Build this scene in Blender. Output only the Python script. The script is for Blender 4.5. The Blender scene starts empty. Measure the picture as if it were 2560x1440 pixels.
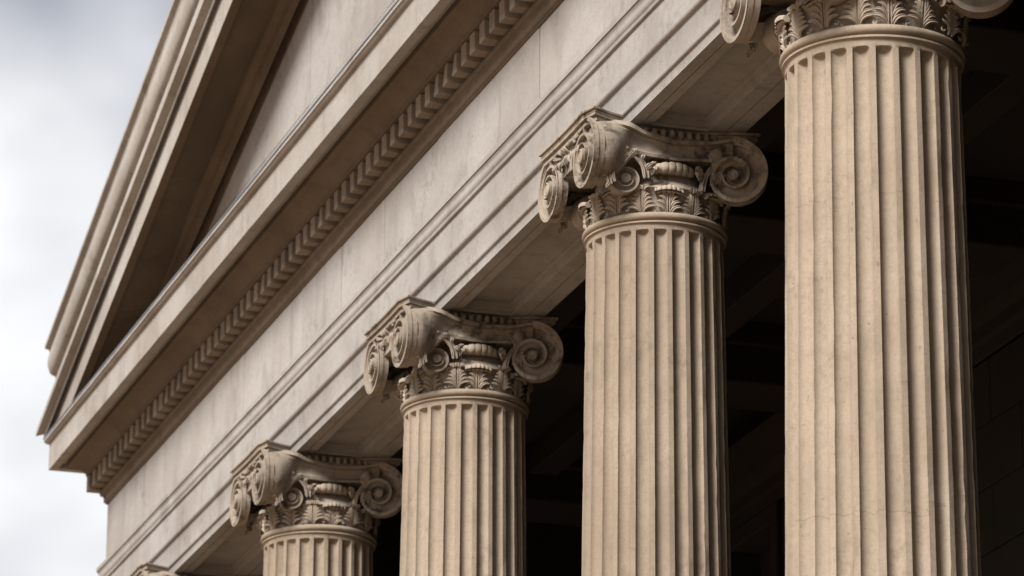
import bpy, math, random
from mathutils import Vector, Matrix, noise

random.seed(7)
SC = bpy.context.scene
COL = SC.collection
ZO = 10.3                      # height of the architrave soffit above the paving
YF = -0.309                    # street face of frieze and lowest fascia
XE = -16.413                   # far end of the facade
XR = 3.0                       # near end that is built

# ------------------------------------------------------------------ camera
cam_d = bpy.data.cameras.new('camera')
cam = bpy.data.objects.new('camera', cam_d)
COL.objects.link(cam)
Rr = (0.30852922, 0.95119693, 0.00584121)
Ru = (0.29462656, -0.10139995, 0.95021747)
Rf = (-0.90443624, 0.29144888, 0.31153273)
cam.matrix_world = Matrix(((Rr[0], Ru[0], -Rf[0], 18.92316),
                           (Rr[1], Ru[1], -Rf[1], -8.14836),
                           (Rr[2], Ru[2], -Rf[2], -8.69753 + ZO),
                           (0, 0, 0, 1)))
cam_d.sensor_width = 36.0
cam_d.lens = 11127.45 * 36.0 / 2560.0
cam_d.clip_start = 0.5
cam_d.clip_end = 3000
cam_d.dof.use_dof = True
cam_d.dof.focus_distance = 24.0
cam_d.dof.aperture_fstop = 4.6
SC.camera = cam

# ------------------------------------------------------------------ sky and sun
SUN_EL, SUN_AZ = math.radians(41), math.radians(145)   # azimuth clockwise from +Y
sun_dir = Vector((math.sin(SUN_AZ) * math.cos(SUN_EL), math.cos(SUN_AZ) * math.cos(SUN_EL), math.sin(SUN_EL)))
w = bpy.data.worlds.new('World')
SC.world = w
w.use_nodes = True
nt = w.node_tree
for n in list(nt.nodes):
    nt.nodes.remove(n)
wo = nt.nodes.new('ShaderNodeOutputWorld')
bg = nt.nodes.new('ShaderNodeBackground')
bg.inputs['Strength'].default_value = 0.1
sky = nt.nodes.new('ShaderNodeTexSky')
sky.sky_type = 'NISHITA'
sky.sun_disc = False
sky.sun_elevation = SUN_EL
sky.sun_rotation = SUN_AZ
tc = nt.nodes.new('ShaderNodeTexCoord')
mp = nt.nodes.new('ShaderNodeMapping')
mp.inputs['Scale'].default_value = (4.2, 4.2, 6.0)
mp.inputs['Location'].default_value = (1.15, 0.35, 0.62)
n1 = nt.nodes.new('ShaderNodeTexNoise')
n1.inputs['Scale'].default_value = 1.6
n1.inputs['Detail'].default_value = 4.0
n1.inputs['Roughness'].default_value = 0.45
cr = nt.nodes.new('ShaderNodeValToRGB')
cr.color_ramp.elements[0].position = 0.36
cr.color_ramp.elements[0].color = (0.30, 0.315, 0.37, 1)
cr.color_ramp.elements[1].position = 0.60
cr.color_ramp.elements[1].color = (1.03, 1.03, 1.03, 1)
mul = nt.nodes.new('ShaderNodeVectorMath')
mul.operation = 'SCALE'
mul.inputs['Scale'].default_value = 5.2
mx = nt.nodes.new('ShaderNodeMix')
mx.data_type = 'RGBA'
mx.inputs['Factor'].default_value = 0.93
nt.links.new(tc.outputs['Generated'], mp.inputs['Vector'])
nt.links.new(mp.outputs['Vector'], n1.inputs['Vector'])
nt.links.new(n1.outputs['Fac'], cr.inputs['Fac'])
nt.links.new(cr.outputs['Color'], mul.inputs[0])
nt.links.new(sky.outputs['Color'], mx.inputs['A'])
nt.links.new(mul.outputs['Vector'], mx.inputs['B'])
nt.links.new(mx.outputs['Result'], bg.inputs['Color'])
nt.links.new(bg.outputs['Background'], wo.inputs['Surface'])

sd = bpy.data.lights.new('sun', 'SUN')
sd.energy = 4.7
sd.angle = math.radians(22)
sd.color = (1.0, 0.96, 0.91)
so = bpy.data.objects.new('sun', sd)
COL.objects.link(so)
so.location = (0, -20, 40)
so.rotation_euler = (-sun_dir).to_track_quat('-Z', 'Y').to_euler()

vs = SC.view_settings
vs.view_transform = 'Standard'
vs.look = 'None'
vs.exposure = 1.0
vs.gamma = 1.0
vs.use_curve_mapping = False
SC.cycles.max_bounces = 8
SC.cycles.diffuse_bounces = 5


# ------------------------------------------------------------------ materials
def stone(name, ca, cb, stain=(0.12, 0.085, 0.05), stain_amt=0.35, bump=0.25, pit=0.5, streak=0.35, vein=0.25, rough=0.85, cracks=False, blot=0.5):
    m = bpy.data.materials.new(name)
    m.use_nodes = True
    t = m.node_tree
    N, L = t.nodes, t.links
    bs = N['Principled BSDF']
    bs.inputs['Roughness'].default_value = rough
    bs.inputs['Specular IOR Level'].default_value = 0.25
    geo = N.new('ShaderNodeNewGeometry')
    inf = N.new('ShaderNodeObjectInfo')
    P = geo.outputs['Position']

    def noise(scale, detail=4.0, rgh=0.55, vec=None, dist=0.0):
        n = N.new('ShaderNodeTexNoise')
        n.inputs['Scale'].default_value = scale
        n.inputs['Detail'].default_value = detail
        n.inputs['Roughness'].default_value = rgh
        n.inputs['Distortion'].default_value = dist
        L.new(vec if vec else P, n.inputs['Vector'])
        return n.outputs['Fac']

    def mapped(sc, rot=(0, 0, 0)):
        n = N.new('ShaderNodeMapping')
        n.inputs['Scale'].default_value = sc
        n.inputs['Rotation'].default_value = rot
        L.new(P, n.inputs['Vector'])
        return n.outputs['Vector']

    def rng(v, a, b, c=0.0, d=1.0):
        n = N.new('ShaderNodeMapRange')
        n.inputs['From Min'].default_value = a
        n.inputs['From Max'].default_value = b
        n.inputs['To Min'].default_value = c
        n.inputs['To Max'].default_value = d
        n.interpolation_type = 'SMOOTHSTEP'
        L.new(v, n.inputs['Value'])
        return n.outputs['Result']

    def math_(op, a, b):
        n = N.new('ShaderNodeMath')
        n.operation = op
        for i, v in enumerate((a, b)):
            if isinstance(v, (int, float)):
                n.inputs[i].default_value = v
            else:
                L.new(v, n.inputs[i])
        return n.outputs[0]

    def mix(f, a, b):
        n = N.new('ShaderNodeMix')
        n.data_type = 'RGBA'
        for k, v in (('Factor', f), ('A', a), ('B', b)):
            if isinstance(v, (int, float)):
                n.inputs[k].default_value = v
            elif isinstance(v, tuple):
                n.inputs[k].default_value = (*v, 1)
            else:
                L.new(v, n.inputs[k])
        return n.outputs['Result']

    c = mix(rng(noise(1.1, 5, 0.6), 0.34, 0.66), ca, cb)
    # cloudy bedding of the stone, drawn out along one direction
    c = mix(math_('MULTIPLY', rng(noise(3.2, 5, 0.6, mapped((1.0, 1.0, 0.45), (0.0, 0.5, 0.0)), 0.6), 0.5, 0.72), vein),
            c, tuple(v * 0.72 for v in cb))
    # fine grain
    c = mix(math_('MULTIPLY', rng(noise(95, 3, 0.7), 0.40, 0.68), 0.34), c, tuple(v * 0.58 for v in ca))
    c = mix(math_('MULTIPLY', rng(noise(26, 4, 0.7), 0.45, 0.68), 0.30), c, tuple(v * 0.72 for v in cb))
    # rain streaks and grime
    st = math_('MULTIPLY', rng(noise(5.5, 5, 0.62, mapped((1.0, 1.0, 0.16))), 0.52, 0.78), streak)
    c = mix(st, c, stain)
    bl = math_('MULTIPLY', math_('MULTIPLY', rng(noise(2.3, 6, 0.7), blot, blot + 0.22), rng(noise(14, 5, 0.7), 0.42, 0.66)), stain_amt)
    c = mix(bl, c, stain)
    # short dark flecks and pits
    fl = math_('MULTIPLY', rng(noise(24, 4, 0.7, mapped((1.0, 1.0, 0.7), (0.3, 0.6, 0.2)), 0.3), 0.63, 0.76), pit)
    c = mix(fl, c, tuple(v * 0.45 for v in stain))
    pits = rng(noise(46, 2, 0.5), 0.70, 0.78)
    c = mix(math_('MULTIPLY', pits, pit), c, tuple(v * 0.5 for v in stain))
    if cracks:
        sep = N.new('ShaderNodeSeparateXYZ')
        L.new(P, sep.inputs[0])
        for zc, wob, amt in ((ZO - 3.10, 0.16, 0.38), (ZO - 1.50, 0.10, 0.25), (ZO - 6.2, 0.2, 0.6)):
            wv = math_('MULTIPLY', math_('SUBTRACT', noise(3.6, 4, 0.6), 0.5), wob)
            d = math_('ABSOLUTE', math_('SUBTRACT', math_('SUBTRACT', sep.outputs['Z'], zc), wv), 0)
            k = math_('MULTIPLY', rng(d, 0.001, 0.0045, 1, 0), rng(noise(2.2, 2, 0.5), 0.44, 0.52))
            c = mix(math_('MULTIPLY', k, amt), c, (0.07, 0.05, 0.035))
    # every piece of stone a little different
    hv = N.new('ShaderNodeHueSaturation')
    L.new(c, hv.inputs['Color'])
    L.new(rng(inf.outputs['Random'], 0, 1, 0.93, 1.06), hv.inputs['Value'])
    L.new(hv.outputs['Color'], bs.inputs['Base Color'])
    h = math_('ADD', math_('MULTIPLY', noise(33, 6, 0.7), 0.6), math_('MULTIPLY', noise(6, 4, 0.6), 1.0))
    h = math_('SUBTRACT', h, math_('MULTIPLY', math_('ADD', pits, fl), 0.5))
    bp = N.new('ShaderNodeBump')
    bp.inputs['Strength'].default_value = bump
    bp.inputs['Distance'].default_value = 0.012
    L.new(h, bp.inputs['Height'])
    L.new(bp.outputs['Normal'], bs.inputs['Normal'])
    return m


M_face = stone('limestone_facade', (0.285, 0.268, 0.252), (0.228, 0.206, 0.186), stain=(0.085, 0.066, 0.048), stain_amt=0.55, streak=0.22, pit=0.5, vein=0.65)
M_cor = stone('limestone_cornice', (0.272, 0.25, 0.23), (0.218, 0.193, 0.168), stain=(0.075, 0.054, 0.038), stain_amt=0.5, streak=0.36, pit=0.45, vein=0.55)
M_bed = stone('shaded_limestone', (0.106, 0.077, 0.052), (0.078, 0.054, 0.035), stain=(0.045, 0.031, 0.02), stain_amt=0.5, streak=0.2, pit=0.4, vein=0.5)  # same limestone, with the shade under the cornices put into its colour
M_col = stone('limestone_column', (0.246, 0.198, 0.151), (0.198, 0.155, 0.114), stain=(0.065, 0.046, 0.03), stain_amt=0.5, streak=0.45, pit=0.42, vein=0.5, cracks=False)
M_colc = stone('limestone_cracked_column', (0.246, 0.198, 0.151), (0.198, 0.155, 0.114), stain=(0.065, 0.046, 0.03), stain_amt=0.55, streak=0.48, pit=0.45, vein=0.5, cracks=True)
M_cap = stone('limestone_carving', (0.275, 0.231, 0.188), (0.215, 0.176, 0.138), stain=(0.036, 0.026, 0.018), stain_amt=1.0, streak=0.6, pit=0.6, vein=0.35, bump=0.4, blot=0.40)
M_dent = stone('dentil_stone', (0.185, 0.145, 0.11), (0.135, 0.102, 0.074), stain=(0.05, 0.036, 0.024), stain_amt=0.5, streak=0.2, pit=0.4, vein=0.4)  # paler than the mouldings, but cornice shade is still in the colour
M_leaf = stone('limestone_leaf', (0.275, 0.227, 0.180), (0.225, 0.181, 0.138), stain=(0.05, 0.036, 0.024), stain_amt=0.55, streak=0.25, pit=0.5, vein=0.3, bump=0.35, blot=0.46)
M_dark = stone('shade_dark_stone', (0.011, 0.0083, 0.006), (0.0075, 0.0055, 0.004), stain=(0.012, 0.009, 0.006), stain_amt=0.5, streak=0.3, pit=0.3)  # gloom of the porch interior put into the base colour
M_pave = stone('paving_stone', (0.33, 0.235, 0.155), (0.26, 0.182, 0.12), stain=(0.05, 0.04, 0.03))
M_lead = bpy.data.materials.new('lead_sheet')
M_lead.use_nodes = True
_b = M_lead.node_tree.nodes['Principled BSDF']
_b.inputs['Base Color'].default_value = (0.10, 0.12, 0.145, 1)
_b.inputs['Roughness'].default_value = 0.6
_b.inputs['Metallic'].default_value = 0.3
M_roof = M_lead


# ------------------------------------------------------------------ mesh helpers
class MB:
    def __init__(self):
        self.v, self.f = [], []

    def add(self, vs, fs, flip=False):
        o = len(self.v)
        self.v += [tuple(p) for p in vs]
        for f in fs:
            g = [i + o for i in f]
            self.f.append(g[::-1] if flip else g)

    def box(self, x0, x1, y0, y1, z0, z1):
        vs = [(x0, y0, z0), (x1, y0, z0), (x1, y1, z0), (x0, y1, z0), (x0, y0, z1), (x1, y0, z1), (x1, y1, z1), (x0, y1, z1)]
        self.add(vs, [(0, 3, 2, 1), (4, 5, 6, 7), (0, 1, 5, 4), (1, 2, 6, 5), (2, 3, 7, 6), (3, 0, 4, 7)])

    def grid(self, rows, closed=False, flip=False):
        n = len(rows[0])
        vs = [p for r in rows for p in r]
        fs = []
        for i in range(len(rows) - 1):
            for j in range(n if closed else n - 1):
                k = (j + 1) % n
                fs.append((i * n + j, i * n + k, (i + 1) * n + k, (i + 1) * n + j))
        self.add(vs, fs, flip)

    def prism(self, poly, a, b, axis='z'):
        """poly: 2D outline (ccw), extruded from a to b along axis."""
        n = len(poly)
        def P(p, h):
            return (p[0], p[1], h) if axis == 'z' else ((p[0], h, p[1]) if axis == 'y' else (h, p[0], p[1]))
        vs = [P(p, a) for p in poly] + [P(p, b) for p in poly]
        fs = [tuple(range(n))[::-1], tuple(range(n, 2 * n))]
        fs += [(i, (i + 1) % n, (i + 1) % n + n, i + n) for i in range(n)]
        self.add(vs, fs)

    def mesh(self, name, mat, angle=35, bevel=0.0):
        me = bpy.data.meshes.new(name)
        me.from_pydata(self.v, [], self.f)
        me.validate()
        import bmesh
        bm = bmesh.new()
        bm.from_mesh(me)
        bmesh.ops.recalc_face_normals(bm, faces=bm.faces)
        if bevel:
            es = [e for e in bm.edges if len(e.link_faces) == 2 and e.calc_face_angle(0) > 0.6]
            bmesh.ops.bevel(bm, geom=es, offset=bevel, segments=1, affect='EDGES', profile=0.5)
        bm.to_mesh(me)
        bm.free()
        me.materials.append(mat)
        for p in me.polygons:
            p.use_smooth = True
        me.set_sharp_from_angle(angle=math.radians(angle))
        return me

    def build(self, name, mat, parent=None, angle=35, bevel=0.0):
        return link(name, self.mesh(name, mat, angle, bevel), parent)


def link(name, me, parent=None, loc=(0, 0, 0), rz=0.0, scale=(1, 1, 1)):
    o = bpy.data.objects.new(name, me)
    COL.objects.link(o)
    o.location = loc
    o.rotation_euler = (0, 0, rz)
    o.scale = scale
    if parent:
        o.parent = parent
    return o


def thing(name, label, cat, loc=(0, 0, 0), group=None):
    o = bpy.data.objects.new(name, None)
    COL.objects.link(o)
    o.location = loc
    o['label'] = label
    o['category'] = cat
    o['kind'] = 'thing'
    if group:
        o['group'] = group
    return o


def along(prof, x0, x1=None, corner=True, yb=1.6, close_back=-0.25):
    """Run a moulding profile of (projection, height) along the front; at the far end it
    mitres round the corner and runs back along the flank."""
    mb = MB()
    p = list(prof)
    p += [(close_back, prof[-1][1]), (close_back, prof[0][1])]
    n = len(p)
    xa = x1 if x1 is not None else XR
    xe = XE if corner else x0
    m = max(2, int((xa - xe - 0.7) / 0.16))
    rows = [[(xa, YF - q, z) for q, z in p]]
    for i in range(1, m):
        x = xa + (xe + 0.5 - xa) * i / m
        row = []
        for j, (q, z) in enumerate(p):
            if j < 1 or j >= n - 3:
                row.append((x, YF - q, z))
                continue
            a = noise.noise((x * 2.6, q * 9, z * 9)) * 0.0022
            b = noise.noise((x * 2.6 + 40, q * 9, z * 9)) * 0.0022
            chip = max(0.0, noise.noise((x * 5.5 + 9, q * 5, z * 5)) - 0.48) * 0.03
            row.append((x, YF - q + a + chip, z + b))
        rows.append(row)
    if corner:
        rows.append([(XE - q, YF - q, z) for q, z in p])
        rows.append([(XE - q, yb, z) for q, z in p])
    else:
        rows.append([(x0, YF - q, z) for q, z in p])
    mb.grid(rows, closed=True)
    mb.add(rows[0], [tuple(range(n))])
    mb.add(rows[-1], [tuple(range(n))])
    return mb


def arc(q0, z0, q1, z1, bulge, n=6):
    """points from (q0,z0) to (q1,z1) bowed sideways by bulge (fraction of the chord)"""
    out = []
    dx, dz = q1 - q0, z1 - z0
    for i in range(n + 1):
        t = i / n
        b = bulge * 4 * t * (1 - t)
        out.append((q0 + dx * t - dz * b, z0 + dz * t + dx * b))
    return out


def ogee(q0, z0, q1, z1, b=0.16, n=4):
    qm, zm = (q0 + q1) / 2, (z0 + z1) / 2
    return arc(q0, z0, qm, zm, -b, n)[:-1] + arc(qm, zm, q1, z1, b, n)


# ------------------------------------------------------------------ ground and steps
g = MB()
g.grid([[(-700, -700, -0.9), (700, -700, -0.9)], [(-700, 700, -0.9), (700, 700, -0.9)]])
gr = g.build('ground', M_pave)
gr['kind'] = 'structure'
st = MB()
for i in range(6):
    st.box(XE - 0.9 - 0.35 * i, XR + 5, YF - 0.6 - 0.35 * (i + 1), YF - 0.6 - 0.35 * i, -0.899, -0.15 * (i + 1) + 0.0)
st.box(XE - 0.9, XR + 5, YF - 0.6, 6.0, -0.899, 0.0)
sto = st.build('steps', M_pave)
sto['kind'] = 'structure'

# ------------------------------------------------------------------ entablature
CX = {0: -0.394, 1: -3.597, 2: -7.206, 3: -10.680, 4: -14.287}
CY = -0.0415
CYN = -0.030
ent = thing('entablature', 'pale stone entablature running over the columns, with smooth frieze and row of dentils', 'entablature', (0, 0, ZO))

# architrave: three fasciae, each stepping out over the one below
arch_prof = [(0.0, 0.0), (0.0, 0.062)] + arc(0.001, 0.064, 0.016, 0.078, -0.25, 4) + [(0.013, 0.082), (0.012, 0.250)] + \
            arc(0.013, 0.252, 0.036, 0.272, -0.25, 4) + [(0.031, 0.277), (0.030, 0.489)]
mb = MB()
rows = [[(XR, YF - q, z) for q, z in arch_prof], [(XE - q, YF - q, z) for q, z in arch_prof], [(XE - q, 0.37, z) for q, z in arch_prof]]
mb.grid(rows)
mb.build('architrave', M_face, ent)

# soffit of the architrave: stones with thin joints between and a sunk panel in every bay
YB = 0.365
panels = []
ks = sorted(CX, reverse=True)
for a, b in zip(ks[:-1], ks[1:]):
    half = 0.40 if b else 0.47
    panels.append((CX[a] + 0.335, CX[b] - half))
panels.append((CX[0] + 0.47, XR - 0.1))


def soffit_prof(panel):
    p = [(YF, 0.0), (-0.239, 0.0), (-0.2385, 0.022), (-0.2315, 0.022), (-0.231, 0.0), (-0.178, 0.0)]
    if panel:
        p += [(-0.176, 0.016), (-0.158, 0.018), (-0.156, 0.055), (-0.147, 0.058), (-0.145, 0.080), (0.129, 0.080), (0.131, 0.058), (0.140, 0.055), (0.142, 0.018), (0.160, 0.016), (0.162, 0.0)]
    else:
        p += [(-0.174, 0.0), (-0.162, 0.0), (-0.158, 0.0), (-0.150, 0.0), (-0.146, 0.0), (0.130, 0.0), (0.134, 0.0), (0.142, 0.0), (0.146, 0.0), (0.158, 0.0), (0.162, 0.0)]
    p += [(0.257, 0.0), (0.2575, 0.022), (0.2645, 0.022), (0.265, 0.0), (YB, 0.0)]
    return p


A, B = soffit_prof(False), soffit_prof(True)
rows = [[(XE, y, z) for y, z in A]]
for x0, x1 in panels:
    for i, (xa, xb) in enumerate(((x0, 1), (x1, -1))):
        steps = [(0.0, 0.0), (0.002, 0.016), (0.020, 0.018), (0.022, 0.055), (0.031, 0.058), (0.033, 0.080)]
        seq = steps if xb == 1 else steps[::-1]
        for dx, hz in seq:
            rows.append([(xa + xb * dx, y, min(z, hz) if -0.18 < y < 0.17 else z) for y, z in B])
rows.append([(XR, y, z) for y, z in A])
mb = MB()
mb.grid(rows)
mb.build('architrave_soffit', M_face, ent, angle=25)
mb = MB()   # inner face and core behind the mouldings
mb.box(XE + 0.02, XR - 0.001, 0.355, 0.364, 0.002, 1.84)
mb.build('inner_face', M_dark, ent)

crown = [(0.030, 0.490), (0.045, 0.497), (0.048, 0.516), (0.041, 0.519), (0.041, 0.526)] + ogee(0.043, 0.528, 0.057, 0.600, 0.10) + \
        [(0.0565, 0.606), (0.065, 0.608), (0.066, 0.640), (0.0, 0.650)]
along(crown, 0).build('architrave_crown', M_face, ent, angle=28)

# frieze of plain slabs
joints = [XR, -1.9, -3.73, -4.89, -6.97, -8.20, -9.24, -10.27, -11.90, -13.6, -15.1, XE]
for a, b in zip(joints[1:], joints[:-1]):
    mb = MB()
    pr = random.uniform(-0.003, 0.003)
    jw = 0.0055 if a > -9 or b > -9 else 0.004
    mb.box(a + (jw if a != XE else 0), b - jw, YF + pr, YF + 0.30, 0.641, 1.195)
    mb.build('frieze_stone', M_face, ent, bevel=0.002)
mb = MB()
mb.box(XE + 0.01, XR, YF + 0.2, YF + 0.45, 0.55, 1.84)
mb.box(XE + 0.0005, XE + 0.4, YF + 0.3005, 1.6, 0.0, 1.84)
mb.build('frieze_backing', M_dark, ent)

bed = [(0.0, 1.180), (0.012, 1.184)] + ogee(0.014, 1.190, 0.050, 1.262, 0.18) + [(0.060, 1.266), (0.062, 1.300), (0.030, 1.302), (0.030, 1.452)]
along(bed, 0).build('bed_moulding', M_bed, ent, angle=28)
dmes = []
for v in range(6):
    dm = MB()
    dm.box(-0.0475, 0.0475, YF - 0.152, YF - 0.020, 1.316, 1.4525)
    if v:
        rv = random.Random(v)
        cut = rv.choice((0, 1, 4, 5))
        px, py, pz = dm.v[cut]
        d = rv.uniform(0.004, 0.016)
        dm.v[cut] = (px - math.copysign(d, px), py + d * 0.8, pz + (d if cut < 4 else 0))
    dmes.append(dm.mesh('dentil', M_dent, bevel=0.0035))
dme = dmes[0]
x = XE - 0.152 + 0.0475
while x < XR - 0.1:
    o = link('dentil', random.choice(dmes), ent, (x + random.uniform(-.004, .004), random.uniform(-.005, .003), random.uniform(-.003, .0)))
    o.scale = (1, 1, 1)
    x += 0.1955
# side run of dentils at the far end (their ends show in the outline)
for i in range(1, 6):
    o = link('dentil', dme, ent, (0, 0, 0))
    o.location = (XE - 0.152 + YF - 0 + 0.0475 - YF + 0.0, 0.1955 * i, 0)
    o.rotation_euler = (0, 0, 0)

ovo = [(0.162, 1.453), (0.164, 1.476), (0.172, 1.480)] + arc(0.174, 1.484, 0.292, 1.558, 0.12, 6) + \
       [(0.300, 1.562), (0.302, 1.604)]
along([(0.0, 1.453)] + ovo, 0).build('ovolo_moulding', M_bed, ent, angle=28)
corn = [(0.304, 1.6045), (0.355, 1.6045), (0.357, 1.562), (0.430, 1.558), (0.430, 1.785)] + \
       arc(0.432, 1.788, 0.462, 1.808, -0.25, 4) + [(0.472, 1.810), (0.472, 1.836)]
along([(0.10, 1.6045)] + corn, 0).build('cornice', M_cor, ent, angle=28)
lead = [(0.472, 1.8365), (0.477, 1.8365), (0.477, 1.848), (0.40, 1.856)]
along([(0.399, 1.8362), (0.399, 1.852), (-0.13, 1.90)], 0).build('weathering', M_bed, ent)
along(lead, 0, close_back=0.40).build('lead_flashing', M_lead, ent)

# ------------------------------------------------------------------ pediment
ped = thing('pediment', 'left slope of the triangular stone pediment with deep raking cornice above the facade', 'pediment', (0, 0, ZO))
RK = {'top': (.50, 0.3437, 8.4624), 'lip': (.468, 0.3416, 8.405), 'cy1': (.472, 0.3280, 8.070), 'cy2': (.450, 0.3275, 7.945),
      'btop': (.525, 0.3409, 7.7121), 'bbot': (.530, 0.3320, 7.500), 'bback': (.475, 0.3300, 7.455), 'fil': (.470, 0.3302, 7.4161),
      'ctop': (.427, 0.3266, 7.4232), 'cbot': (.427, 0.3191, 7.0365), 'lip2': (.360, 0.3188, 7.0249), 'ov': (.060, 0.2874, 6.655), 'ty': (-0.10, 0.2944, 6.7007)}


def rz_(k, x, dz=0.0):
    q, a, b = RK[k]
    return a * x + b + dz


def rpt(k, x, dq=0.0, dz=0.0):
    q = RK[k][0] + dq
    return (x, YF - q, rz_(k, x, dz))


APEX = -1.0


def raking(keys, x0, x1, mitre, back_dz, caps=True):
    """loft of the raking mouldings between two stations"""
    rows = []
    for x in (x0, x1):
        r = []
        for k, dq, dz in keys:
            q = RK[k][0] + dq
            xx = XE - q if (mitre and x == x0) else x
            r.append((xx, YF - q, rz_(k, xx, dz)))
        last, first = r[-1], r[0]
        r.append((last[0], YF + 0.30, last[2] + back_dz[1]))
        r.append((first[0], YF + 0.30, first[2] + back_dz[0]))
        rows.append(r)
    mb = MB()
    mb.grid(rows, closed=True)
    n = len(rows[0])
    if caps or mitre:
        mb.add(rows[0], [tuple(range(n))])
    if caps:
        mb.add(rows[1], [tuple(range(n))])
    return mb


# lower raking members: bead, cove, corona, soffit, ovolo
low = [('btop', -0.03, 0.012), ('btop', 0, 0), ('bbot', 0, 0), ('bbot', -0.018, -0.004), ('bback', 0, 0), ('fil', 0, 0.02), ('fil', 0, 0), ('ctop', 0, 0),
       ('cbot', 0, 0), ('lip2', 0, 0), ('lip2', -0.004, 0.03), ('ov', 0.034, 0.0755), ('ov', 0.026, 0.03), ('ov', 0, 0.01), ('ov', -0.015, -0.01),
       ('ov', -0.05, -0.015), ('ov', -0.09, -0.02 - 0.03), ('ty', 0.055, 0.06), ('ty', 0.02, 0.03), ('ty', 0.016, -0.005), ('ty', -0.01, -0.005)]
rj = [None, -14.75, -13.03, -11.39, -9.7, -8.0, -6.2, -4.4, -2.7, APEX]
for i in range(len(rj) - 1):
    a = XE - 0.5 if rj[i] is None else rj[i] + 0.0008
    raking(low[:9], a, rj[i + 1] - 0.0008, rj[i] is None, (0.0, 0.20), False).build('raking_stone', M_cor, ped, angle=24)
    raking([('cbot', -0.001, 0.001)] + low[9:], a, rj[i + 1] - 0.0008, rj[i] is None, (0.15, 0.05), False).build('raking_soffit', M_bed, ped, angle=24)  # split from the corona to carry the painted shade colour
# sima crowning the slope, cut off square near the corner
sim = [('top', -0.05, 0.012), ('top', 0, 0), ('top', -0.001, -0.034), ('lip', -0.004, -0.02), ('lip', -0.012, -0.045), ('cy1', -0.012, 0.05), ('cy1', -0.002, 0), ('cy1', -0.001, -0.05), ('cy2', 0, 0),
       ('cy2', -0.02, -0.02), ('cy2', -0.05, -0.028), ('cy2', -0.06, -0.10), ('btop', -0.11, 0.03), ('btop', -0.045, 0.01)]
sj = [-16.86, -14.1, -11.6, -9.1, -6.6, -4.0, APEX]
for a, b in zip(sj[:-1], sj[1:]):
    raking(sim, a + 0.0015, b - 0.0015, False, (0.0, 0.0)).build('sima_stone', M_cor, ped, angle=30)
# roof slope behind
mb = MB()
mb.add([(XE - 0.3, YF + 0.0, rz_('btop', XE - 0.3) - 0.03), (APEX, YF + 0.0, rz_('btop', APEX) - 0.03), (APEX, 9, rz_('btop', APEX) - 0.03), (XE - 0.3, 9, rz_('btop', XE - 0.3) - 0.03),
        (XE - 0.3, YF + 0.0, rz_('btop', XE - 0.3) - 0.10), (APEX, YF + 0.0, rz_('btop', APEX) - 0.10), (APEX, 9, rz_('btop', APEX) - 0.10), (XE - 0.3, 9, rz_('btop', XE - 0.3) - 0.10)],
       [(0, 1, 2, 3), (7, 6, 5, 4), (0, 4, 5, 1), (1, 5, 6, 2), (2, 6, 7, 3), (3, 7, 4, 0)])
mb.build('roof', M_roof, ped)


def clip(poly, a, b, c):
    """keep a*x + b*z <= c"""
    out = []
    for i in range(len(poly)):
        p, q = poly[i], poly[(i + 1) % len(poly)]
        dp, dq = a * p[0] + b * p[1] - c, a * q[0] + b * q[1] - c
        if dp <= 0:
            out.append(p)
        if dp * dq < 0:
            t = dp / (dp - dq)
            out.append((p[0] + t * (q[0] - p[0]), p[1] + t * (q[1] - p[1])))
    return out


# tympanum of large slabs
zc = [1.80, 2.70, 3.62, 4.6, 5.6, 6.4]
for r in range(5):
    x = -16.2 + (0.55 if r % 2 else 0)
    while x < APEX:
        wd = random.uniform(1.5, 2.1)
        poly = [(x + .002, zc[r] + .002), (min(x + wd, APEX) - .002, zc[r] + .002), (min(x + wd, APEX) - .002, zc[r + 1] - .002), (x + .002, zc[r + 1] - .002)]
        poly = clip(poly, -RK['ty'][1], 1.0, RK['ty'][2] + 0.06)
        if len(poly) >= 3:
            mb = MB()
            mb.prism(poly, YF + 0.10 + random.uniform(-.0015, .0015), YF + 0.29, 'y')
            mb.build('tympanum_stone', M_face, ped)
        x += wd
mb = MB()
mb.prism([(-15.6, 1.79), (APEX, 1.79), (APEX, rz_('ty', APEX) + 0.05), (-15.6, rz_('ty', -15.6) + 0.05)], YF + 0.295, YF + 0.36, 'y')
mb.build('tympanum_backing', M_dark, ped)

# ------------------------------------------------------------------ portico interior
WY = 4.0
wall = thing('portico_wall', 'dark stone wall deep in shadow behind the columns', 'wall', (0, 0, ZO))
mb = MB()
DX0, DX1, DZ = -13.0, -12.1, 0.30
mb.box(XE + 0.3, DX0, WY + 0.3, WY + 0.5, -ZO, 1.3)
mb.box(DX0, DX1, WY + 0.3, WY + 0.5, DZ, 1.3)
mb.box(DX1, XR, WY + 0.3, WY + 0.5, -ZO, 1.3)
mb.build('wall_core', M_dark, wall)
z = 0.45
row = 0
while z > -3.2:
    x = XE + 0.4 - (0.5 if row % 2 else 0)
    while x < XR:
        x1 = x + 1.0
        a, b = max(x, XE + 0.31), min(x1, XR)
        if not (b > DX0 and a < DX1 and z - 0.46 < DZ):
            mb = MB()
            mb.box(a + 0.004, b - 0.004, WY + random.uniform(-.004, .004), WY + 0.3, z - 0.452, z - 0.004)
            mb.build('wall_stone', M_dark, wall, bevel=0.006)
        x = x1
    z -= 0.456
    row += 1
band = [(0.0, 0.46), (0.02, 0.47), (0.03, 0.55), (0.06, 0.57), (0.06, 0.66), (0.10, 0.70), (0.16, 0.72), (0.17, 0.80), (0.23, 0.92), (0.25, 0.98), (0.0, 1.0)]
mb = MB()
rows = [[(xx, WY - q, zz) for q, zz in band] for xx in (XE + 0.3, XR)]
mb.grid(rows)
mb.build('wall_cornice', M_dark, wall, angle=28)
mb = MB()
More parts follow.
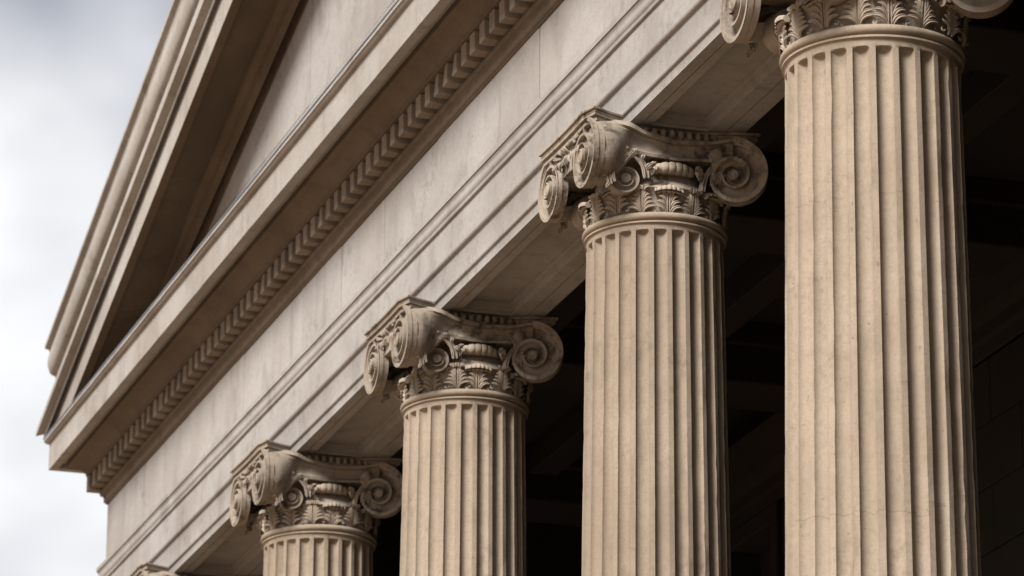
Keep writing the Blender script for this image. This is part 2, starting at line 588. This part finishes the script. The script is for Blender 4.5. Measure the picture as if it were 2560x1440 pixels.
mb.box(DX0 - 0.14, DX0, WY - 0.05, WY + 0.3, -ZO, DZ)
mb.box(DX1, DX1 + 0.14, WY - 0.05, WY + 0.3, -ZO, DZ)
mb.box(DX0 - 0.14, DX1 + 0.14, WY - 0.05, WY + 0.3, DZ, DZ + 0.14)
mb.build('door_frame', M_dark, wall, bevel=0.01)
mb = MB()
mb.box(DX0, DX1, WY + 0.22, WY + 0.26, -ZO, DZ)
mb.build('door', M_dark, wall)
mb = MB()
mb.box(XE + 0.1, XE + 0.3, YF + 0.5, WY + 0.5, -ZO, 1.3)
mb.build('light_blocking_wall', M_dark, wall)  # unseen wall added to keep the porch dark
mb = MB()
mb.box(XR + 0.002, XR + 0.3, YF - 0.02, WY + 0.5, -ZO, 1.9)
mb.build('light_blocking_wall', M_dark, wall)  # added out of view to block light where the porch would run on

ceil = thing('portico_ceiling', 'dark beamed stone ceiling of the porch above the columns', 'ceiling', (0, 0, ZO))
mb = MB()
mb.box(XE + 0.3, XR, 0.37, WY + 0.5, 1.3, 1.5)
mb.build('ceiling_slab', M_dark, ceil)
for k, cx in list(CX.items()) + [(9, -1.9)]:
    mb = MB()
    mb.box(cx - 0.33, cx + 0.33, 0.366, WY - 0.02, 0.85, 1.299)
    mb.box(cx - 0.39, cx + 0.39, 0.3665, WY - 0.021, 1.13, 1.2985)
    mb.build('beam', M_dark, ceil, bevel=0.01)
for yy in (1.5, 2.7):
    for k in range(4):
        mb = MB()
        mb.box(CX[k + 1] + 0.391, CX[k] - 0.391, yy - 0.12, yy + 0.12, 1.05, 1.298)
        mb.build('cross_beam', M_dark, ceil, bevel=0.01)


# ------------------------------------------------------------------ carved pieces
def revolve(prof, n=96):
    mb = MB()
    rows = [[(r * math.cos(2 * math.pi * i / n), r * math.sin(2 * math.pi * i / n), z) for i in range(n)] for r, z in prof]
    mb.grid(rows, closed=True)
    return mb


def strip(mb, pts, sides, norms, widths, ridge=0.35, nseg=(-1, -0.55, 0, 0.55, 1), hs=(-0.55, 0.35, 0.0, 0.35, -0.55)):
    rows = []
    for p, s, n_, wd in zip(pts, sides, norms, widths):
        p, s, n_ = Vector(p), Vector(s), Vector(n_)
        rows.append([tuple(p + s * (wd * u) + n_ * (wd * h * ridge * 2)) for u, h in zip(nseg, hs)])
    mb.grid(rows)


def frames(pts, normal_fn):
    sides, norms = [], []
    for i in range(len(pts)):
        a, b = Vector(pts[max(0, i - 1)]), Vector(pts[min(len(pts) - 1, i + 1)])
        t = (b - a).normalized()
        n_ = Vector(normal_fn(pts[i]))
        n_ = (n_ - t * n_.dot(t)).normalized()
        sides.append(tuple(n_.cross(t)))
        norms.append(tuple(n_))
    return sides, norms


R0 = 0.374
ZB = -0.531


def cyl(a, z, off=0.0):
    th = a / R0
    return ((R0 + off) * math.cos(th), (R0 + off) * math.sin(th), z)


def radial(p):
    v = Vector((p[0], p[1], 0.0))
    return v.normalized()


def leaflet(mb, f, w0, n=7, tip=0.12):
    """f(t) -> point on the leaf, w0 greatest half width"""
    pts = [f(i / (n - 1)) for i in range(n)]
    s, nn = frames(pts, radial)
    ws = []
    for i in range(n):
        t = i / (n - 1)
        ws.append(w0 * (0.35 + 0.65 * math.sin(math.pi * min(1, t * 1.02) ** 1.25) if t < 0.98 else tip))
    strip(mb, pts, s, nn, ws)


def blade(mb, sx, xb, xe, zb, zt, w0, o0, o1, p=1.8, n=8, q=1.15):
    """one finger of a carved leaf, rising steeply and bending outwards at its tip"""
    def f(t):
        return cyl(sx * (xb + (xe - xb) * t ** p), zb + (zt - zb) * math.sin(t * math.pi / 2 * q) / math.sin(math.pi / 2 * min(q, 1)), o0 + (o1 - o0) * t + 0.010 * math.sin(math.pi * t))
    pts = [f(i / (n - 1)) for i in range(n)]
    s_, nn = frames(pts, radial)
    ws = [w0 * (0.45 + 0.55 * math.sin(math.pi * min(1.0, 0.12 + 0.80 * i / (n - 1)))) for i in range(n - 1)] + [w0 * 0.12]
    strip(mb, pts, s_, nn, ws, 0.42)


def eyelet(mb, sx, x, dz, r0=0.011, turns=4.5, off=0.016):
    def f(t):
        an = t * turns
        rr = r0 * (1 - 0.45 * t)
        return cyl(sx * (x + rr * math.sin(an)), ZB + dz + rr * math.cos(an), off + 0.010 * t)
    leaflet(mb, f, r0 * 0.46, 9, 0.8)


def tip_roll(mb, half, rad0, z0, ribs):
    n, m = 12, 37
    rows = []
    for i in range(n):
        an = -0.5 * math.pi + i / (n - 1) * 1.85 * math.pi
        row = []
        for j in range(m):
            u = j / (m - 1) * 2 - 1
            rib = abs(math.cos(u * math.pi * ribs)) ** 0.45
            rad = (rad0 + 0.35 * rad0 * rib + 0.002 * math.sin(u * 5.3 + 1)) * (1 - 0.30 * u * u)
            row.append(cyl(u * half, z0 - 0.014 * u * u + rad * math.sin(an + 1.2), 0.032 + rad * math.cos(an + 1.2) * 1.1 + 0.006 * (1 - u * u)))
        rows.append(row)
    mb.grid(rows)
    for e in (0, -1):
        ring = [r[e] for r in rows]
        mb.add(ring, [tuple(range(len(ring)))])


def make_big_leaf():
    mb = MB()
    for sx in (-1, 1):
        leaflet(mb, lambda t: cyl(sx * 0.0062, ZB + 0.140 * t, 0.018 + 0.014 * t), 0.0046, 6, 0.7)   # twin stalks
        for i in range(4):
            blade(mb, sx, 0.013, 0.074 - 0.011 * i, ZB + 0.002 + 0.026 * i, ZB + 0.046 + 0.029 * i, 0.0112, 0.010, 0.030)
        eyelet(mb, sx, 0.060, 0.012)
        eyelet(mb, sx, 0.052, 0.058, 0.009)
    tip_roll(mb, 0.074, 0.0175, -0.388, 3.0)
    rows = []
    for i in range(6):
        t = i / 5
        rows.append([cyl((j / 8 * 2 - 1) * (0.020 + 0.042 * t ** 2), ZB + 0.085 + 0.060 * t, 0.002 + 0.036 * t ** 2 + 0.004 * abs(math.cos(j * math.pi / 2))) for j in range(9)])
    mb.grid(rows)
    return mb.mesh('acanthus_leaf', M_leaf, 50)


def make_fan_leaf():
    mb = MB()
    for sx in (-1, 1):
        for i in range(6):
            blade(mb, sx, 0.0055 + 0.0010 * i, 0.079 - 0.0118 * i, ZB + 0.001 + 0.010 * i, (ZB + 0.040, ZB + 0.064, ZB + 0.088, ZB + 0.110, ZB + 0.128, ZB + 0.140)[i], 0.0112, 0.012 + 0.003 * i, 0.034 - 0.001 * i, 1.9)
        eyelet(mb, sx, 0.068, 0.014, 0.010)
        # edge of the leaf that laps over at the top
        blade(mb, sx, 0.004, 0.044, ZB + 0.118, ZB + 0.150, 0.014, 0.026, 0.052, 1.2)
    leaflet(mb, lambda t: cyl(0, ZB + 0.143 * t, 0.014 + 0.020 * t), 0.0048, 7, 0.7)
    rows = []
    for i in range(6):
        t = i / 5
        off = 0.024 + 0.032 * math.sin(t * 2.3)
        z = -0.398 + 0.026 * math.sin(t * 3.0)
        rows.append([cyl((j / 8 * 2 - 1) * (0.034 - 0.008 * t), z - 0.007 * abs(j - 4) / 4, off - 0.006 * (abs(j - 4) / 4) ** 2 + 0.005 * abs(math.cos(j * math.pi / 2))) for j in range(9)])
    mb.grid(rows)
    return mb.mesh('acanthus_leaf', M_leaf, 50)


def make_volute(Rv, thick, turns=2.35, k=0.083, mirror=False):
    """face in the XZ plane looking to -Y, spiral starts at the top and winds in over +X"""
    mb = MB()
    sx = -1 if mirror else 1
    prof = [(0.0, 0.0), (0.27, 0.0), (0.29, 0.009), (0.36, 0.010), (0.38, 0.030), (0.50, 0.040), (0.72, 0.046), (0.92, 0.044), (0.985, 0.040)]
    sc = Rv / 0.215
    def r_(t):
        return Rv * math.exp(-k * t)
    def pt(r, t, y):
        return (sx * r * math.sin(t), y, r * math.cos(t))
    T = turns * 2 * math.pi
    n = int(turns * 44)
    lift = 0.005 * sc
    rows = []
    for i in range(n + 1):
        t = T * i / n
        ro, ri = r_(t), r_(t + 2 * math.pi)
        row = [pt(ro + (ri - ro) * fr, t, d * sc * (0.55 + 0.45 * ro / Rv) - lift * t / (2 * math.pi)) for fr, d in prof]
        row.append(pt(ri, t, -lift * (t / (2 * math.pi) + 1)))
        rows.append(row)
    mb.grid(rows)
    # rim and back
    rim = []
    for i in range(45):
        t = 2 * math.pi * i / 44
        r = r_(t)
        rim.append([pt(r, t, 0.0), pt(r * 1.0, t, thick * 0.42), pt(r * 0.975, t, thick * 0.45), pt(r * 0.975, t, thick)])
    mb.grid(rim)
    e0, e1 = r_(0), r_(2 * math.pi)
    mb.add([pt(e0, 0, 0), pt(e1, 0, 0), pt(e1, 0, thick), pt(e0, 0, thick)], [(0, 1, 2, 3)])
    mb.add([r[3] for r in rim], [tuple(range(len(rim)))])
    # eye
    re = r_(T + 2 * math.pi) * 1.02
    y0 = -lift * (turns + 0.9)
    ring = []
    for rr, y in ((re, 0.03 * sc), (re, y0), (re * 0.8, y0 - 0.004 * sc), (re * 0.72, y0 + 0.001), (re * 0.3, y0 - 0.002), (0.0005, y0 - 0.003)):
        ring.append([(rr * math.cos(a * math.pi / 12), y, rr * math.sin(a * math.pi / 12)) for a in range(24)])
    mb.grid(ring, closed=True)
    disc = [(r_(T - 2) * math.sin(a * math.pi / 16), 0.034 * sc, r_(T - 2) * math.cos(a * math.pi / 16)) for a in range(32)]
    mb.add(disc, [tuple(range(32))])
    return mb.mesh('volute', M_cap, 32)


def lerp_tab(tab, x):
    for (x0, y0), (x1, y1) in zip(tab[:-1], tab[1:]):
        if x <= x1:
            t = (x - x0) / (x1 - x0)
            t = max(0, t)
            t = t * t * (3 - 2 * t) * 0.5 + t * 0.5
            return y0 + (y1 - y0) * t
    return tab[-1][1]


def make_side_channel():
    """the swept channel of the flank, from the front volute back to the rear one"""
    mb = MB()
    top = [(-0.48, -0.020), (-0.30, -0.034), (-0.18, -0.066), (0.0, -0.092), (0.16, -0.086), (0.37, -0.050)]
    bot = [(-0.48, -0.300), (-0.33, -0.245), (-0.24, -0.212), (0.0, -0.212), (0.2, -0.204), (0.37, -0.165)]
    xx = [(-0.48, 0.470), (-0.33, 0.435), (-0.2, 0.395), (0.0, 0.375), (0.2, 0.392), (0.37, 0.430)]
    prof = [(0.0, -0.12), (0.0, 0.004), (0.15, 0.006), (0.165, -0.006), (0.19, -0.018), (0.21, -0.020), (0.23, -0.013), (0.35, -0.028), (0.55, -0.036), (0.72, -0.030), (0.82, -0.016), (0.84, -0.020), (0.86, -0.016), (0.88, 0.004), (1.0, 0.002), (1.0, -0.12)]
    rows = []
    n = 46
    for i in range(n + 1):
        y = -0.472 + 0.842 * i / n
        zt, zb, x0 = lerp_tab(top, y), lerp_tab(bot, y), lerp_tab(xx, y)
        b = min(1, max(0, (y + 0.445) / 0.190))
        b = b * b * (3 - 2 * b)
        row = []
        for s, d in prof:
            t = math.radians(12 + 158 * s)
            r = 0.236 * math.exp(-0.083 * t) * 0.974
            depth = min(0.0, d + 0.03) if d < -0.1 else 0.0
            ar = Vector((0.288 + (r + depth) * math.sin(t), y, -0.221 + (r + depth) * math.cos(t)))
            fl = Vector((x0 + d, y, zt + (zb - zt) * s))
            row.append(tuple(ar.lerp(fl, b)))
        rows.append(row)
    mb.grid(rows)
    mb.add(rows[0], [tuple(range(len(prof)))])
    mb.add(rows[-1], [tuple(range(len(prof)))])
    return mb.mesh('side_channel', M_cap, 30)


def out_x(p):
    return (1.0, 0.0, 0.0)


def out_y(p):
    return (0.0, -1.0, 0.0)


def spray(mb, base, dirs, wid, normal, bow=0.02, n=7):
    """fan of pointed leaflets from one base"""
    for d, L, wd in dirs:
        d = Vector(d).normalized()
        nv = Vector(normal(base))
        pts = []
        for i in range(n):
            t = i / (n - 1)
            pts.append(tuple(Vector(base) + d * (L * t) + nv * (bow * math.sin(math.pi * t)) + Vector((0, 0, -0.25 * L * t * t))))
        s, nn = frames(pts, normal)
        ws = [wid * wd * (0.3 + 0.7 * math.sin(math.pi * (i / (n - 1)) ** 0.9)) for i in range(n - 1)] + [0.001]
        strip(mb, pts, s, nn, ws)


def make_side_spray():
    """leaf that fills the angle between the channel and the rear scroll, and the stalks below it"""
    mb = MB()
    for i in range(7):
        an = math.radians(38 - i * 17)
        spray(mb, (0.392, 0.185, -0.165), [((0.05, math.cos(an), math.sin(an)), 0.11 - 0.006 * i, 1)], 0.014, out_x, 0.025)
    for k in range(3):
        pts = []
        for i in range(9):
            t = i / 8
            an = math.pi * (0.98 - 0.52 * t)
            pts.append((0.395 - 0.02 * k + 0.02 * t, 0.29 - 0.022 * k + (0.14 - 0.018 * k) * math.cos(an), -0.40 + (0.21 - 0.02 * k) * math.sin(an) * 1.0))
        s, nn = frames(pts, out_x)
        strip(mb, pts, s, nn, [0.014 - 0.002 * k] * 9, 0.5)
    for i in range(5):
        an = math.radians(-20 - i * 28)
        spray(mb, (0.385, 0.235, -0.255), [((0.08, math.cos(an) * 0.7, math.sin(an)), 0.085, 1)], 0.013, out_x, 0.02)
    return mb.mesh('leaf_spray', M_cap, 50)


def make_inner_fringe():
    """leafy hood over the small scroll and its stalk on the flank"""
    mb = MB()
    for k, (rad, wd, xo) in enumerate(((0.150, 0.022, 0.41), (0.122, 0.010, 0.425))):
        pts = []
        for i in range(13):
            an = math.radians(205 - i * 17)
            pts.append((xo - 0.02 * (i / 12), -0.300 + rad * 0.78 * math.cos(an), -0.345 + rad * math.sin(an)))
        s, nn = frames(pts, out_x)
        strip(mb, pts, s, nn, [wd * (0.7 + 0.3 * abs(math.sin(i * 1.6))) for i in range(13)], 0.5)
    for i in range(9):
        an = math.radians(200 - i * 22)
        b = (0.40, -0.300 + 0.115 * math.cos(an), -0.345 + 0.142 * math.sin(an))
        spray(mb, b, [((0.25, math.cos(an + 0.5), math.sin(an + 0.5)), 0.045, 1)], 0.013, out_x, 0.012)
    return mb.mesh('leaf_hood', M_cap, 50)


def make_front_foliage():
    mb = MB()
    rnd = random.Random(3)
    for i in range(26):
        x = -0.20 + 0.40 * i / 25
        sgn = 1 if i % 2 else -1
        an = math.radians(rnd.uniform(10, 75))
        d = (math.cos(an) * (1 if x > 0 else -1), -0.25, math.sin(an) * sgn)
        spray(mb, (x, -0.505, -0.095 + 0.012 * sgn), [(d, rnd.uniform(0.05, 0.075), 1)], 0.013, out_y, 0.022)
    for s in (-1, 1):    # stalk that leads into each volute
        for k in range(2):
            pts = []
            for i in range(9):
                t = i / 8
                pts.append((s * (0.13 + 0.17 * t), -0.512 + 0.006 * k, -0.135 - 0.03 * k + 0.075 * math.sin(t * 2.2) - 0.03 * t))
            sd_, nn = frames(pts, out_y)
            strip(mb, pts, sd_, nn, [0.010] * 9, 0.5)
    return mb.mesh('front_foliage', M_cap, 50)


def make_roll():
    """laurel roll lying across the flank between the scrolls"""
    mb = MB()
    m, n = 49, 14
    rows = []
    for j in range(m):
        u = j / (m - 1) * 2 - 1
        rib = abs(math.sin(u * 9.5)) ** 0.5
        rad = (0.030 + 0.007 * rib) * (1.0 - 0.32 * abs(u) ** 2.5) * (0.25 if abs(u) > 0.985 else 1)
        rows.append([(0.378 - 0.03 * u * u + rad * math.cos(2 * math.pi * i / n + 0.5 * u), -0.015 + 0.125 * u, -0.262 - 0.008 * u * u + rad * math.sin(2 * math.pi * i / n + 0.5 * u)) for i in range(n)])
    mb.grid(rows, closed=True)
    for s in (-1, 1):
        for i in range(7):
            an = math.radians(i * 51)
            spray(mb, (0.372, -0.015 + s * 0.125, -0.268), [((0.5 + 0.3 * math.cos(an), s * 0.6 + 0.6 * math.sin(an), 0.9 * math.cos(an)), 0.05, 1)], 0.013, out_x, 0.018)
    return mb.mesh('laurel_roll', M_leaf, 50)


def make_abacus():
    ax, ay, c = 0.455, 0.560, 0.035
    out = []
    def side(p, q, depth):
        n = 9
        dx, dy = q[0] - p[0], q[1] - p[1]
        L = math.hypot(dx, dy)
        nx, ny = -dy / L, dx / L
        for i in range(n):
            t = i / n
            b = depth * 4 * t * (1 - t)
            out.append((p[0] + dx * t + nx * b, p[1] + dy * t + ny * b))
    side((-ax + c, -ay), (ax - c, -ay), 0.008)
    ab = 0.505
    side((ax, -ay + c), (ax, ab - c), 0.15)
    side((ax - c, ab), (-ax + c, ab), 0.03)
    side((-ax, ab - c), (-ax, -ay + c), 0.15)
    mb = MB()
    ins = [(x * 0.978, y * 0.978) for x, y in out]
    mb.prism(ins, -0.020, -0.002)
    in2 = [(x * 0.95, y * 0.95) for x, y in out]
    mb.prism(in2, -0.050, -0.0205)
    fr = clip(out, 0.0, 1.0, YF - 0.045 - CY)       # part that stands out in front of the beam
    mb.prism(clip(ins, 0.0, 1.0, YF - 0.046 - CY), -0.0015, 0.0135)
    mb.prism(fr, 0.014, 0.031)
    return mb.mesh('abacus', M_cap, 30, bevel=0.003)


ME = {}
ME['bell'] = revolve([(0.30, -0.02), (0.305, -0.20), (0.318, -0.262), (0.337, -0.270), (0.340, -0.282), (0.330, -0.288), (0.343, -0.31), (0.362, -0.345), (0.380, -0.368), (0.400, -0.376), (0.404, -0.386), (0.394, -0.394), (0.380, -0.41), (0.374, -0.45), (0.372, -0.532)]).mesh('capital', M_cap, 35)
ME['big'] = make_big_leaf()
ME['fan'] = make_fan_leaf()
ME['vol'] = make_volute(0.236, 0.062)
ME['volm'] = make_volute(0.236, 0.062, mirror=True)
ME['volc'] = make_volute(0.232, 0.085, turns=1.75, k=0.118)
ME['volcm'] = make_volute(0.232, 0.085, turns=1.75, k=0.118, mirror=True)
ME['ins'] = make_volute(0.112, 0.09, turns=1.7, mirror=True)
ME['insm'] = make_volute(0.112, 0.09, turns=1.7, mirror=False)
ME['chan'] = make_side_channel()
ME['spray'] = make_side_spray()
ME['hood'] = make_inner_fringe()
ME['front'] = make_front_foliage()
ME['roll'] = make_roll()
ME['abacus'] = make_abacus()
eg = MB()
eg.grid([[(0.024 * math.sin(a * math.pi / 6) * math.cos(b * math.pi / 6), 0.020 * math.sin(a * math.pi / 6) * math.sin(b * math.pi / 6), 0.034 * math.cos(a * math.pi / 6)) for b in range(12)] for a in range(7)], closed=True)
ME['egg'] = eg.mesh('egg', M_cap, 60)
ring = [(0.36, -0.530), (0.385, -0.5295)] + [(0.386 + 0.028 * math.cos(a), -0.5535 + 0.0245 * math.sin(a)) for a in [math.radians(85 - 17 * i) for i in range(11)]] + \
       [(0.385, -0.579), (0.394, -0.581), (0.4035, -0.582), (0.4045, -0.592), (0.399, -0.594)] + [(0.399 - 0.008 * math.sin(math.radians(a)), -0.596 - 0.012 * (1 - math.cos(math.radians(a)))) for a in (15, 35, 55, 75, 90)] + [(0.3905, -0.612)]
ME['ring'] = revolve(ring, 128).mesh('astragal', M_col, 40)


def shaft_mesh(s, foot, mat):
    """fluted shaft with entasis; its flutes end in scooped heads under the astragal"""
    nf = 24
    pitch = 2 * math.pi / nf
    us = [math.sin(math.radians(a)) for a in (-90, -72, -52, -30, -10, 10, 30, 52, 72, 90)]
    angs = []
    for i in range(nf):
        for u in us:
            angs.append((i * pitch + u * pitch * 0.372, math.sqrt(max(0, 1 - u * u)), u))
    zt = -0.634
    zs = [-0.612, -0.628, zt - 0.0006, zt - 0.002, zt - 0.005, zt - 0.010, zt - 0.020, zt - 0.045, zt - 0.07]
    zz = -0.74
    while zz * s > foot + 0.55:
        zs.append(zz)
        zz -= 0.055 if zz > -4.5 else 0.4
    zs.append((foot + 0.5) / s)
    mb = MB()
    rows = []
    for z in zs:
        d = zt - z
        hd = 0.0 if d <= 0 else (1.0 if d > 0.020 else math.sqrt(max(0, 1 - (1 - d / 0.020) ** 2)))
        Rz = 0.3905 + 0.0132 * max(0, -z - 0.65) ** 0.98
        row = []
        for a, dep, u in angs:
            r = Rz - 0.034 * dep * hd * Rz / 0.4
            r += noise.noise((math.cos(a) * 5, math.sin(a) * 5, z * 3 + s * 7)) * 0.0010
            if hd > 0.9 and abs(u) > 0.99:
                e = noise.noise((math.cos(a) * 23, math.sin(a) * 23, z * 11 + s * 50))
                r -= max(0.0, e - 0.22) * 0.011 + 0.0006
                a -= math.copysign(max(0.0, e - 0.30) * 0.010, u)
            row.append((s * r * math.cos(a), s * r * math.sin(a), s * z))
        rows.append(row)
    mb.grid(rows, closed=True)
    return mb.mesh('shaft', mat, 38)


def base_mesh(s, foot):
    r = 0.525 * s
    p = [(r * 0.98, foot + 0.52), (r * 1.0, foot + 0.47), (r * 1.05, foot + 0.46), (r * 1.05, foot + 0.43)]
    p += [(r * 1.06 + 0.045 * math.cos(a), foot + 0.38 + 0.05 * math.sin(a)) for a in [math.radians(90 - 20 * i) for i in range(10)]]
    p += [(r * 1.08, foot + 0.30), (r * 1.05, foot + 0.26), (r * 1.1, foot + 0.21)]
    p += [(r * 1.14 + 0.07 * math.cos(a), foot + 0.13 + 0.07 * math.sin(a)) for a in [math.radians(90 - 20 * i) for i in range(10)]]
    mb = revolve(p, 64)
    q = r * 1.3
    mb.box(-q, q, -q, q, foot, foot + 0.062)
    return mb.mesh('base', M_col, 35)


LAB = {0: 'broad fluted column with hairline cracks round its shaft, capital cut off by the frame',
       1: 'tall fluted column next to the cracked one, whole carved scroll capital showing',
       2: 'fluted column two along from the cracked one, capital level with the dark porch beams',
       3: 'fluted column showing only its scroll capital and a short piece of shaft',
       4: 'column of which just the tip of a scroll capital shows under the frieze corner'}


def column(k):
    s = 1.127 if k == 0 else 1.0
    c = thing('column', LAB[k], 'column', (CX[k], CY if k else CYN, ZO - (0 if k else 0.020)), 'fluted columns along the front of the portico')
    mat = M_colc if k == 0 else M_col
    link('shaft', ME['shaft0'] if k == 0 else ME['shaft'], c)
    link('base', ME['base0'] if k == 0 else ME['base'], c)
    link('astragal', ME['ring'], c, scale=(s, s, s))
    cap = link('capital', ME['bell'], c, scale=(s, s, s))
    tw = math.radians(-10 + k * 3)
    for i in range(8):
        for me_, h in (('big', 0), ('fan', 0.5)):
            q = random.uniform(0.985, 1.03)
            lf = link('acanthus_leaf', ME[me_], cap, rz=tw + (i + h) * math.pi / 4 + random.uniform(-.03, .03), scale=(q, q, random.uniform(0.985, 1.012)))
            lf.rotation_euler = (random.uniform(-.012, .012), random.uniform(-.02, .02), lf.rotation_euler[2])
    link('abacus', ME['abacus'], cap)
    link('volute', ME['vol'], cap, (0.288, -0.530, -0.221))
    link('volute', ME['volm'], cap, (-0.305, -0.530, -0.221))
    link('volute', ME['volc'], cap, (0.446, 0.312, -0.288), math.radians(66))
    link('volute', ME['volcm'], cap, (-0.446, 0.312, -0.288), math.radians(-66))
    link('inner_scroll', ME['ins'], cap, (0.362, -0.300, -0.345), math.radians(78))
    link('inner_scroll', ME['insm'], cap, (-0.362, -0.300, -0.345), math.radians(-78))
    for sx in (1, -1):
        link('side_channel', ME['chan'], cap, scale=(sx, 1, 1))
        link('leaf_spray', ME['spray'], cap, scale=(sx, 1, 1))
        link('leaf_hood', ME['hood'], cap, scale=(sx, 1, 1))
        link('laurel_roll', ME['roll'], cap, scale=(sx, 1, 1))
        for i in range(11):
            link('egg', ME['egg'], cap, (sx * (0.335 - 0.012 * abs(i - 5) / 5), -0.22 + 0.052 * i, -0.046))
    link('front_foliage', ME['front'], cap)
    mbk = ME['core']
    link('block', mbk, cap)
    return c


cb = MB()
cb.box(-0.345, 0.345, -0.500, 0.42, -0.20, -0.059)
ME['core'] = cb.mesh('block', M_cap, 30)
ME['shaft'] = shaft_mesh(1.0, -ZO, M_col)
ME['shaft0'] = shaft_mesh(1.127, -ZO, M_colc)
ME['base'] = base_mesh(1.0, -ZO)
ME['base0'] = base_mesh(1.127, -ZO)
for k in range(5):
    column(k)
